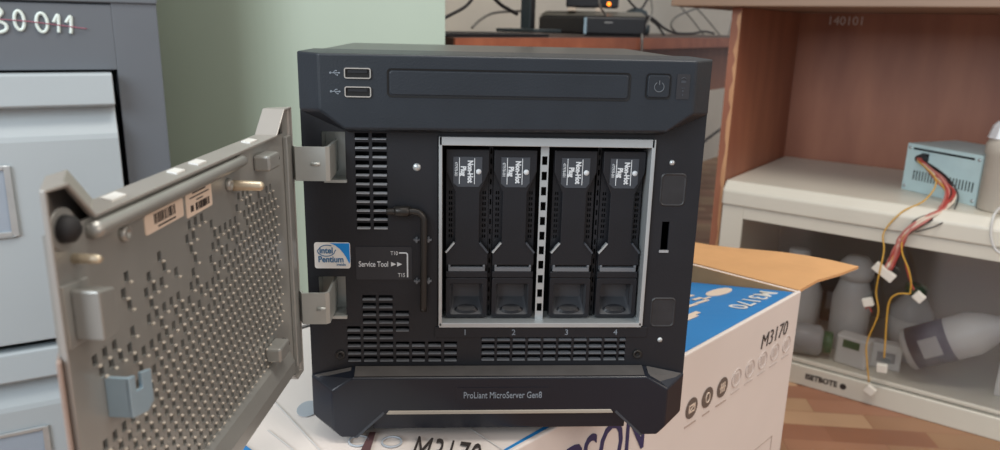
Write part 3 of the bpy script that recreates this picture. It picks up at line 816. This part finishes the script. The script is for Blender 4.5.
stroke([(-.172, .666), (-.166, .6705), (-.161, .665), (-.166, .657), (-.159, .652), (-.159, .646), (-.166, .643), (-.172, .646)])
for xc, zc, w in ((-.1452, .6565, .0047), (-.1232, .6545, .0055)):
    stroke([(xc + w * math.cos(t), zc + .0105 * math.sin(t)) for t in [2 * math.pi * i / 14 for i in range(15)]], .002)
stroke([(-.1115, .655), (-.1065, .6635), (-.1063, .656), (-.1075, .6435)]); stroke([(-.099, .655), (-.0938, .662), (-.0938, .654), (-.0952, .6425)])
b.build('painted_digits', M['paint'], FC)
b = MB().tube([(-.185, -.0034, .6585), (-.14, -.0034, .656), (-.105, -.0034, .652), (-.078, -.0030, .6485)], .0006, 5); b.build('red_strike_line', M['red_ink'], FC)

# ================================================================== RIGHT DESK (niche) in the room's axes
R0 = V((.5, .9995, 0))
def rl(x, y, z): return R0 + RX * x + RY * y + V((0, 0, z))
def rpx(u, v, y):                                  # photograph place -> rack-local point on the plane at depth y
    q = at(u, v, R0 + RY * y, RY) - R0; return V((q.dot(RX), q.dot(RY), q.z))
K = thing('wooden_desk', R0, RA, 'reddish-brown wooden desk with chipped edge around the ivory rack cabinet', 'desk')
b = MB().box(-.0225, -.0045, .012, .41, 0, .7055); b.build('side_panel', M['desk'], K, bevel=.0008)
b = MB().box(-.0226, -.0044, .0095, .0118, 0, .7055)
b.build('edge_strip', M['desk'], K)
random.seed(11); chip = [(-.0043, 0.)]; z = .02
while z < .70: chip.append((-.0075 - random.random() * .006, z)); z += random.uniform(.01, .03)
chip += [(-.0043, .7)]
MB().prism(chip, .0088, .0094).build('chipped_edge', M['desk_edge'], K); random.seed(5)
b = MB().box(-.0045, 1.1, .398, .414, .05, .7055); b.build('back_panel', M['desk'], K)
b = MB().box(-.13, 1.1, -.03, .75, .7060, .734); b.build('desk_top', M['desk_top'], K, bevel=.002)
b = MB().box(1.08, 1.098, .012, .398, 0, .7055); b.build('side_panel', M['desk'], K)
lettering('140101', .026, mat('chalk', (205, 196, 190), .8, var=0), K, (.093, .3975, .6885), (1, 0, 0), (0, 0, 1), name='chalk_number', sx=1.0)

# ================================================================== RACK CABINET
A = thing('rack_cabinet', R0, RA, 'ivory steel cabinet with smoky glass front standing on the parquet', 'cabinet')
RWID = .62
b = MB()
b.box(0, .016, .004, .39, .022, .331); b.box(RWID - .016, RWID, .004, .39, .022, .331); b.box(.016, RWID - .016, .374, .39, .022, .331); b.box(.016, RWID - .016, .02, .374, .022, .040)
b.build('body', [M['enamel']], A, bevel=.001)
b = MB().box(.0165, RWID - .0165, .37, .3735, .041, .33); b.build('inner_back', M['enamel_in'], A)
b = MB().prism_x([(-.004, .3315), (-.004, .362), (.012, .3785), (.392, .3785), (.392, .3315)], -.002, RWID + .002)
b.build('lid', M['enamel'], A, bevel=.004, segs=3, angle=25)
b = MB().box(.0, .042, 0, .0038, .046, .3305); b.box(RWID - .042, RWID, 0, .0038, .046, .3305); b.box(.042, RWID - .042, 0, .0038, .308, .3305); b.box(.042, RWID - .042, 0, .0038, .046, .0525)
dr = b.build('glass_door', M['enamel'], A, bevel=.0008)
MB().box(.040, RWID - .040, .0012, .0026, .050, .3095).build('glass_pane', M['rackglass'], dr)
b = MB().box(-.001, RWID + .001, -.004, .02, 0, .041); ba = b.build('base', M['enamel'], A, bevel=.002)
lettering('ISETBOTE', .015, M['ink'], ba, (.226, -.0045, .0215), (1, 0, 0), (0, 0, 1), name='base_lettering', sx=.9, bold=.0006)
b = MB().lathe((.2655, -.0046, .0212), (0, 1, 0), [(0, .0058), (.0006, .0058)], 16); b.build('round_badge', M['ink'], ba)

# ---- what stands inside (top-level things)
def inside(name, mb, m, label, cat, x, y, z, rz=0.):
    pass
FLR = .0405
def bottle(name, x, y, prof, m, cap_prof, cap_m, label, lab_m=None, lab=None, z=FLR):
    o = thing(name, rl(x, y, z), RA, label, 'bottle', 'bottles behind the rack glass')
    MB().lathe((0, 0, 0), (0, 0, 1), prof, 22).build('vessel', m, o)
    MB().lathe((0, 0, prof[-1][0] - .002), (0, 0, 1), cap_prof, 16).build('cap', cap_m, o)
    if lab_m:
        MB().lathe((0, 0, 0), (0, 0, 1), [(lab[0], lab[2]), (lab[1], lab[2])], 22).build('paper_label', lab_m, o)
    return o
bottle('plastic_jug', .118, .16, [(0, .05), (.004, .054), (.10, .054), (.135, .04), (.15, .02), (.165, .019)], M['white_pl'], [(0, .022), (.02, .021), (.022, .01)], M['white_pl'], 'pale jug behind the glass nearest the cardboard flap')
bottle('spray_bottle', .232, .15, [(0, .034), (.004, .037), (.11, .037), (.14, .028), (.15, .022)], M['white_pl'], [(0, .03), (.012, .034), (.03, .032), (.045, .02), (.048, 0)], M['white_pl'], 'pale bottle with wide white dome cap under the flap tip')
bottle('solvent_bottle', .338, .175, [(0, .036), (.004, .039), (.10, .039), (.125, .022), (.135, .016)], M['clear'], [(0, .019), (.018, .019), (.02, .012)], M['green_pl'], 'clear bottle with dark green cap behind the white plug', M['white_pl'], (.03, .085, .0395))
o = thing('green_capped_canister', rl(.178, .06, FLR), RA + .2, 'lying dark canister with green cap beside the carton corner', 'canister')
MB().lathe((-.05, 0, .032), (1, 0, 0), [(0, .026), (.004, .031), (.07, .031), (.08, .02)], 20).build('vessel', M['grey_pl'], o)
MB().lathe((.028, 0, .032), (1, 0, 0), [(0, .022), (.016, .022), (.018, .015)], 18).build('cap', M['green_pl'], o)
o = thing('small_canister', rl(.262, .07, FLR), RA - .15, 'small white canister with green label in front of the bottles', 'canister')
MB().prism_z(rrect(-.03, .03, -.018, .018, .006), 0, .058).build('vessel', M['white_pl'], o, bevel=.003)
MB().prism_z(rrect(-.016, .016, -.0183, .0, .001), .0362, .052).build('paper_label', M['green_pl'], o)
o = thing('white_carton', rl(.330, .10, FLR), RA + .1, 'small white box between the lying bottle and the clear bottle', 'box')
MB().box(-.04, .012, -.015, .012, 0, .05).build('carton_body', M['white_pl'], o, bevel=.001); MB().box(-.03, .002, -.0156, -.0151, .014, .034).build('print_panel', M['grey_pl'], o)
# big lying bottle, tilted
ax = V((.80, .05, .48)).normalized()
o = thing('lying_bottle', rl(.405, .075, FLR), RA, 'large clear bottle with navy label leaning over on its side', 'bottle', 'bottles behind the rack glass')
MB().lathe((-.055, 0, .052), ax, [(0, .034), (.005, .039), (.115, .039), (.14, .03), (.162, .017), (.178, .016)], 22).build('vessel', M['clear'], o)
MB().lathe((-.055, 0, .052), ax, [(.012, .0395), (.078, .0395)], 22).build('paper_label', M['navy'], o)
MB().lathe((-.055, 0, .052), ax, [(.178, .018), (.196, .018)], 16).build('cap', M['navy'], o)
nrm = (V((.2, -1, .25)) - ax * V((.2, -1, .25)).dot(ax)).normalized(); sd = ax.cross(nrm)
MB().obox(V((-.055, 0, .052)) + ax * .047 + nrm * .0392, ax, sd, nrm, .016, .017, .001).build('label_panel', M['grey_pl'], o)
o = thing('white_block', rl(.515, .12, FLR), RA, 'whitish plastic box at the right end behind the glass', 'box')
MB().box(-.02, .06, -.03, .05, 0, .095).build('box_body', M['white_pl'], o, bevel=.004); MB().box(-.023, .063, -.033, .053, .082, .098).build('lid', M['milky'], o, bevel=.003)
o = thing('dark_box', rl(.19, .30, FLR), RA, 'dark box at the back between the pale jug and dome-capped bottle', 'box')
MB().box(-.05, .05, -.03, .03, 0, .125).build('housing', M['device'], o, bevel=.004); MB().box(-.03, .03, -.0315, -.0298, .03, .07).build('plate', M['grey_pl'], o)

# ================================================================== POWER SUPPLY on the lid
PA = math.atan2(-.949, .316)
ZL = .379
P0 = V((.8215, .9385, ZL))
PS = thing('power_supply', P0, PA, 'pale blue computer power supply with loose wires on the ivory lid', 'power supply')
# local x along the visible face, local y away from the viewer
b = MB()
fan = [(.02 + .0062 * i, .02 + .0062 * i + .0030, .022, .040 - .0 * i) for i in range(20)]
b.plate(0, .15, 0, .088, [(x0, x1, z0, z1) for x0, x1, z0, z1 in fan] + [(.012, .135, .0775, .0815), (.03, .047, .056, .074)], 0)
fc = b.build('wire_side', M['psu'], PS, solid=.0012)
b = MB().box(0, .0012, .0012, .13, 0, .088); b.box(.1488, .15, .0012, .13, 0, .088); b.box(.0012, .1488, .0012, .13, .0868, .088); b.box(.0012, .1488, .0012, .13, 0, .0012); b.box(0, .15, .1288, .13, 0, .088)
b.build('housing', M['psu'], PS)
b = MB().box(.003, .147, .006, .008, .003, .085); b.build('dark_inside', M['void'], PS)
b = MB()
for x in (.006, .144):
    for z in (.008, .08): MB().lathe((x, 0, z), (0, -1, 0), [(0, .0032), (.0012, .003), (.0016, 0)], 12).build('corner_screw', M['silver'], PS)
b = MB().lathe((.0385, .002, .065), (0, -1, 0), [(0, .0085), (.006, .0085), (.014, .0075), (.02, .006)], 14); b.build('cable_sleeve', M['w_black'], PS)
invP = (Matrix.Translation(P0) @ Matrix.Rotation(PA, 4, 'Z')).inverted()
Rm = Matrix.Translation(R0) @ Matrix.Rotation(RA, 4, 'Z')
def r2p(q): return invP @ (Rm @ V(q))
START = V((.0385, -.016, .065))
def cable(pxs, m, r=.0016, jit=.0, name='wire', extra=None):
    pts = [START + V((random.uniform(-.003, .003), 0, random.uniform(-.004, .003)))]
    for (u, v, y) in pxs:
        pts.append(r2p(rpx(u, v, y)) + V((random.uniform(-1, 1), random.uniform(-1, 1), random.uniform(-1, 1))) * jit)
    return MB().tube(pts, r, 6).build(name, m, PS)
trunk = [(941, 178, .085), (951, 195, .06), (941, 211, .018), (920, 222, -.012)]
for k, m in enumerate(('w_pink', 'w_red', 'w_pink', 'w_white', 'w_black', 'w_pink', 'w_yellow', 'w_red', 'w_black', 'w_white', 'w_pink', 'w_red', 'w_pink', 'w_white')):
    tail = [(903, 236, -.017), (893, 252, -.017), (888, 268, -.016)] if k % 3 != 2 else [(905, 234, -.018), (898, 250, -.017), (890, 270, -.016)]
    cable([(u + random.uniform(-5, 5), v + random.uniform(-3, 3), y + random.uniform(-.001, .001)) for u, v, y in trunk] + [(u + random.uniform(-3, 3), v, y + random.uniform(-.002, .002)) for u, v, y in tail], M[m], .0022)
cable([(946, 176, .08), (958, 196, .055), (950, 216, .015), (936, 226, -.012), (915, 232, -.02)], M['w_black'], .0012)
def plug(u, v, y, hx, hy, hz, rot, name='plug'):
    c = r2p(rpx(u, v, y)); a = Rm.to_3x3(); q = invP.to_3x3()
    X = q @ (a @ V((math.cos(rot), 0, math.sin(rot)))); Y = q @ (a @ V((0, 1, 0))); Z = q @ (a @ V((-math.sin(rot), 0, math.cos(rot))))
    return MB().obox(c, X, Y, Z, hx, hy, hz).build(name, M['conn'], PS, bevel=.0012)
o = plug(884, 272, -.017, .0195, .005, .008, -.55, 'main_plug'); o['label'] = 'long white many-pin plug'
def white_plug(u, v, rot): return plug(u, v, -.017, .0085, .005, .0075, rot)
# loose yellow leads with small plugs
cable([(936, 180, .07), (925, 200, .03), (902, 212, -.002), (884, 232, -.012), (884, 250, -.018), (880, 270, -.027), (876, 292, -.024), (878, 314, -.022), (867, 342, -.022), (867, 362, -.022), (869, 382, -.02)], M['w_yellow'], .0013)
cable(trunk + [(904, 236, -.019), (902, 252, -.021), (908, 268, -.022), (911, 282, -.02), (910, 294, -.018)], M['w_yellow'], .0014)
MB().tube([r2p(rpx(u, v, -.018)) for u, v in ((910, 294), (898, 294), (890, 300), (887, 315), (885, 345), (884, 358))], .0014, 6).build('wire', M['w_yellow'], PS)
MB().tube([r2p(rpx(u, v, -.018)) for u, v in ((905, 262), (909, 278), (914, 290))], .0013, 6).build('wire', M['w_red'], PS)
MB().tube([r2p(rpx(u, v, -.018)) for u, v in ((872, 312), (868, 306), (866, 309))], .0013, 6).build('wire', M['w_red'], PS)
white_plug(868, 302, .4); white_plug(919, 297, -.6); white_plug(882, 368, .1); white_plug(870, 390, -.5)

# ---- milky jar right of the power supply
jc = rpx(988, 205, .10); jw = Rm @ V((jc.x, .10, ZL))
J = thing('plastic_jar', (.8915, .766, ZL), RA, 'milky plastic jar with crumpled foil lid at the right edge of the lid', 'jar')
MB().lathe((0, 0, .0), (0, 0, 1), [(0, .032), (.004, .0345), (.092, .0345), (.096, .037), (.112, .037), (.116, .035), (.128, .030), (.128, .027), (.10, .031), (.01, .031)], 24).build('vessel', M['milky'], J)
MB().lathe((0, 0, .004), (0, 0, 1), [(0, .0295), (.016, .0295)], 20).build('contents', M['w_white'] if False else mat('tan_contents', (196, 156, 120), .7), J)
b = MB()
b.lathe((-.010, -.004, .122), (0, 0, 1), [(0, .027), (.008, .025), (.02, .022), (.028, .015), (.031, .004)], 11, False)
b.build('foil', M['foil'], J)
# clear tubing hanging at the frame's edge
tb_ = [rl(*rpx(u, v, y)) for u, v, y in ((1004, 205, .03), (994, 215, -.006), (991, 235, -.012), (996, 250, -.012), (1008, 256, -.012))]
tag(MB().tube(tb_, .0022, 8).build('clear_tube', M['clear']), 'thin clear tube looping over the ivory cabinet edge below the jar', 'tube')

# ================================================================== FAR DESK
FA = math.atan2(RY.y, RY.x)
FDZ = at(560, 37.5, FD0, RX).z
W2 = thing('far_desk', FD0, FA, 'orange-brown desk with black gear against the cream wall', 'desk')
b = MB().box(.012, 2.2, 0.002, .60, FDZ - .027, FDZ); b.build('desk_top', M['far_top'], W2, bevel=.001)
b = MB().box(.012, 2.2, -.002, .0018, FDZ - .027, FDZ - .0008); b.build('front_edge', M['far_desk'], W2)
b = MB().box(.05, 2.2, .06, .078, FDZ - .16, FDZ - .0272); b.build('apron', M['desk'], W2)
for x in (.03, 1.2): MB().box(x, x + .018, .08, .58, 0, FDZ - .0272).build('leg_panel', M['desk'], W2)

def fpx(u, v, y):                                  # photograph place -> far-desk-local
    X_ = RY; Y_ = -RX
    q = at(u, v, FD0 + Y_ * y, RX) - FD0; return V((q.dot(X_), q.dot(Y_), q.z))
def fw(p): return FD0 + RY * p.x - RX * p.y + V((0, 0, p.z))
# black mat lying along the edge
a0 = fpx(446, 34, .03); a1 = fpx(545, 35, .03)
o = thing('desk_mat', fw(V((a0.x - .05, .02, FDZ + .0003))), FA, 'flat black board lying on the far desk beside the green pier', 'board')
MB().box(0, a1.x - a0.x + .05, 0, .16, 0, .006).build('board', M['device'], o, bevel=.001); MB().box(.02, a1.x - a0.x + .02, .02, .14, .0061, .007).build('pad', M['rubber'], o)
# monitor stand
a = fpx(530, 30, .20)
o = thing('monitor_stand', fw(V((a.x, .20, FDZ + .0065))), FA, 'black upright post with flat foot behind the board on far desk', 'stand')
MB().prism_z(rrect(-.06, .05, -.06, .06, .012), 0, .008).build('foot', M['slate'], o, bevel=.002)
MB().box(-.012, .012, -.006, .014, .008, .30).build('post', M['device'], o, bevel=.002); MB().box(-.016, -.010, -.008, .016, .0085, .2).build('rib', M['slate'], o)
# black set box with grey top
c = at(583, 36.6, FD0 - RX * .12, RX); sc_r = at(646, 36.6, c, ray(583, 36).cross(V((0, 0, 1))).cross(V((0, 0, 1))))
wR = (V((sc_r.x, sc_r.y, 0)) - V((c.x, c.y, 0)))
DS = (c - CAM).length; hB = 19.0 / F_PX * DS
DX = thing('device_box', (c.x, c.y, FDZ + .0003), math.atan2(wR.y, wR.x), 'wide black box with grey top on the far desk', 'device')
wl = wR.length; dpt = .14
sh = V((-.115, .125))
outl = [(0, 0), (wl, 0), (wl + sh.x * .3, sh.y), (sh.x, sh.y)]
MB().prism_z(outl, .003, hB).build('case', M['device'], DX, bevel=.006, segs=3)
MB().loft([[(x, y, hB) for x, y in ((.002, .002), (wl - .002, .002), (wl + sh.x * .3 - .002, sh.y - .002), (sh.x + .002, sh.y - .002))], [(x, y, hB + .011) for x, y in ((.0, .05), (wl - .012, .05), (wl + sh.x * .3 - .01, sh.y - .012), (sh.x + .02, sh.y - .012))]]).build('top_plate', M['device_top'], DX)
MB().box(.001, .007, -.0012, -.0002, .005, hB - .004).build('corner_highlight', M['bluezinc'], DX)  # bluish strip painted as the highlight on the rounded corner
MB().box(wl * .33, wl * .46, -.0012, -.0002, hB * .66, hB * .72).build('front_mark', M['grey_pl'], DX)
MB().box(.004, wl - .004, .004, .1, 0, .003).build('feet', M['rubber'], DX)
# small device with an orange lamp standing on it
DL = thing('small_black_device', (c.x, c.y, FDZ + hB + .0116), math.atan2(wR.y, wR.x), 'small black device with glowing orange lamp on the wide box', 'device')
MB().box(-.045, wl * .55, .045, .11, .008, .09).build('case', M['device'], DL, bevel=.004)
led_p = at(609, 4, V((c.x, c.y, 0)) + V((-wR.y, wR.x, 0)).normalized() * .043, V((-wR.y, wR.x, 0)).normalized())
lq = (Matrix.Translation(V(DL.location)) @ Matrix.Rotation(DL.rotation_euler.z, 4, 'Z')).inverted() @ led_p
MB().lathe((lq.x, .0455, lq.z), (0, -1, 0), [(0, .0052), (.0015, .005), (.0025, .003), (.0027, 0)], 14).build('orange_lamp', M['led'], DL)
MB().box(-.04, -.02, .046, .1, 0, .008).build('foot', M['w_white'], DL); MB().box(wl * .18, wl * .32, .046, .1, 0, .008).build('foot', M['w_white'], DL)
# dark round plug behind
pc = at(636, 22, FD0 - RX * .30, RX)
o = thing('cable_puck', (pc.x, pc.y, FDZ + .0003), FA, 'dark round cable reel standing behind the wide black box', 'reel')
rr = 13.5 / F_PX * (pc - CAM).length
MB().lathe((0, 0, 0), (0, 0, 1), [(0, rr * .9), (.01, rr), (.03, rr), (.032, rr * .9)], 22).build('base_disc', M['slate'], o)
MB().lathe((0, 0, .032), (0, 0, 1), [(0, rr * .75), (.02, rr * .9), (.04, rr * .7), (.05, rr * .3)], 22).build('dome', M['slate'], o)
# cables on and above the far desk
def cord(pxs, r, m, label, group=None):
    o = MB().tube([fw(fpx(*p)) for p in pxs], r, 7).build('cable', m)
    return tag(o, label, 'cable', group)
cord([(440, 20, .20), (452, 14, .2), (466, 6, .2), (476, -6, .2)], .0035, M['w_black'], 'thick black cable curving up beside the green pier')
cord([(488, -8, .22), (500, 4, .22), (508, 9, .22), (517, 14, .22)], .0042, M['w_black'], 'thick black cable running down to the monitor post')
cord([(472, 28, .24), (480, 20, .24), (492, 13.5, .24), (508, 11.5, .24), (526, 11, .24)], .003, M['w_grey'], 'thin dark cable bowing left of the monitor post')
cord([(600, -6, .08), (600, 6, .08), (612, 22, .08), (628, 34, .06), (640, 33, .03), (642, 36, -.004), (642, 50, -.006), (643, 70, -.006)], .0028, M['w_grey'], 'grey cord drooping across the wide box and over the desk edge')
cord([(643, 36, .1), (646, 26, .12), (652, 12, .14), (650, -6, .15)], .0025, M['w_grey'], 'thin grey cord rising beside the dark reel')
cord([(640, 14, .25), (652, 18, .25), (664, 28, .25), (676, 33, .25), (692, 33.5, .25), (704, 31.5, .25), (714, 33.5, .25)], .004, M['w_black'], 'black cord trailing right along the far desk')
cord([(645, 16, .22), (656, 24, .22), (662, 32, .22), (666, 38, .2)], .0035, M['w_black'], 'short black cord dropping right of the dark reel')
cord([(678, 34, .34), (671, 26, .34), (676, 17, .34), (692, 10, .34), (714, 2, .34), (730, -6, .34)], .0035, M['w_grey'], 'grey cord arching from far desk toward the wooden desk')
cord([(624, -8, .3), (630, 2, .3), (637, 9, .3)], .0035, M['w_black'], 'dark lead entering the top of the dark reel at left', 'leads of the dark reel')
cord([(652, -8, .3), (646, 2, .3), (641, 10, .3)], .0035, M['w_black'], 'dark lead entering the top of the dark reel at right', 'leads of the dark reel')
for k, (p, q, lb_) in enumerate((((668, -6), (706, 38), 'leftmost pale wire slanting down the wall by the wooden desk'), ((682, -6), (722, 38), 'middle pale wire slanting down the wall by the wooden desk'), ((734, -6), (728, 38), 'upright pale wire on the wall nearest the wooden desk'))):
    cord([(p[0], p[1], .55), ((p[0] + q[0]) / 2 + 2, (p[1] + q[1]) / 2, .56), (q[0], q[1], .52)], .003, M['w_grey'], lb_, 'pale wires on the cream wall')
cord([(722, 128, .5), (706, 140, .5), (695, 150, .5), (684, 152, .5)], .006, M['w_black'], 'black cable under the far desk right of the server')
cord([(716, 178, .5), (704, 192, .5), (688, 202, .5), (676, 206, .5)], .003, M['w_grey'], 'thin grey cable low on the wall right of the server')

# ================================================================== LIGHT
w = bpy.data.worlds.new('room_light'); SC.world = w; w.use_nodes = True
bg = w.node_tree.nodes['Background']; bg.inputs['Color'].default_value = (.93, .95, 1.0, 1); bg.inputs['Strength'].default_value = .48


def area(name, loc, aim, size, power, col):
    l = bpy.data.lights.new(name, 'AREA'); l.shape = 'RECTANGLE'; l.size, l.size_y = size; l.energy = power; l.color = col
    o = bpy.data.objects.new(name, l); COL.objects.link(o); o.location = loc
    o.rotation_euler = (V(aim) - V(loc)).to_track_quat('-Z', 'Y').to_euler(); return o


area('ceiling_lamp', (.35, -.15, 2.5), (.3, .3, 0), (1.2, .6), 26, (1, .93, .84))
area('window_light', (-1.4, -1.6, 1.55), (.3, .4, .4), (1.4, 1.2), 48, (.86, .94, 1))
area('warm_right_light', (1.9, -1.3, 1.75), (.2, .4, .4), (1.0, 1.2), 18, (1, .82, .68))  # warm light from the right, its source unseen

# ================================================================== CAMERA
cd = bpy.data.cameras.new('camera'); cam = bpy.data.objects.new('camera', cd); COL.objects.link(cam)
cd.sensor_width = 36; cd.sensor_fit = 'HORIZONTAL'; cd.lens = F_PX / 1000 * 36
cam.matrix_world = Matrix.Translation(CAM) @ Matrix((RT, UP, -FWD)).transposed().to_4x4()
cd.clip_start = .02
cd.dof.use_dof = True; cd.dof.focus_distance = .44; cd.dof.aperture_fstop = 13
SC.camera = cam
vs_ = SC.view_settings; vs_.view_transform = 'Standard'; vs_.look = 'None'; vs_.exposure = 0; vs_.gamma = 1
try: vs_.use_curve_mapping = False
except Exception: pass
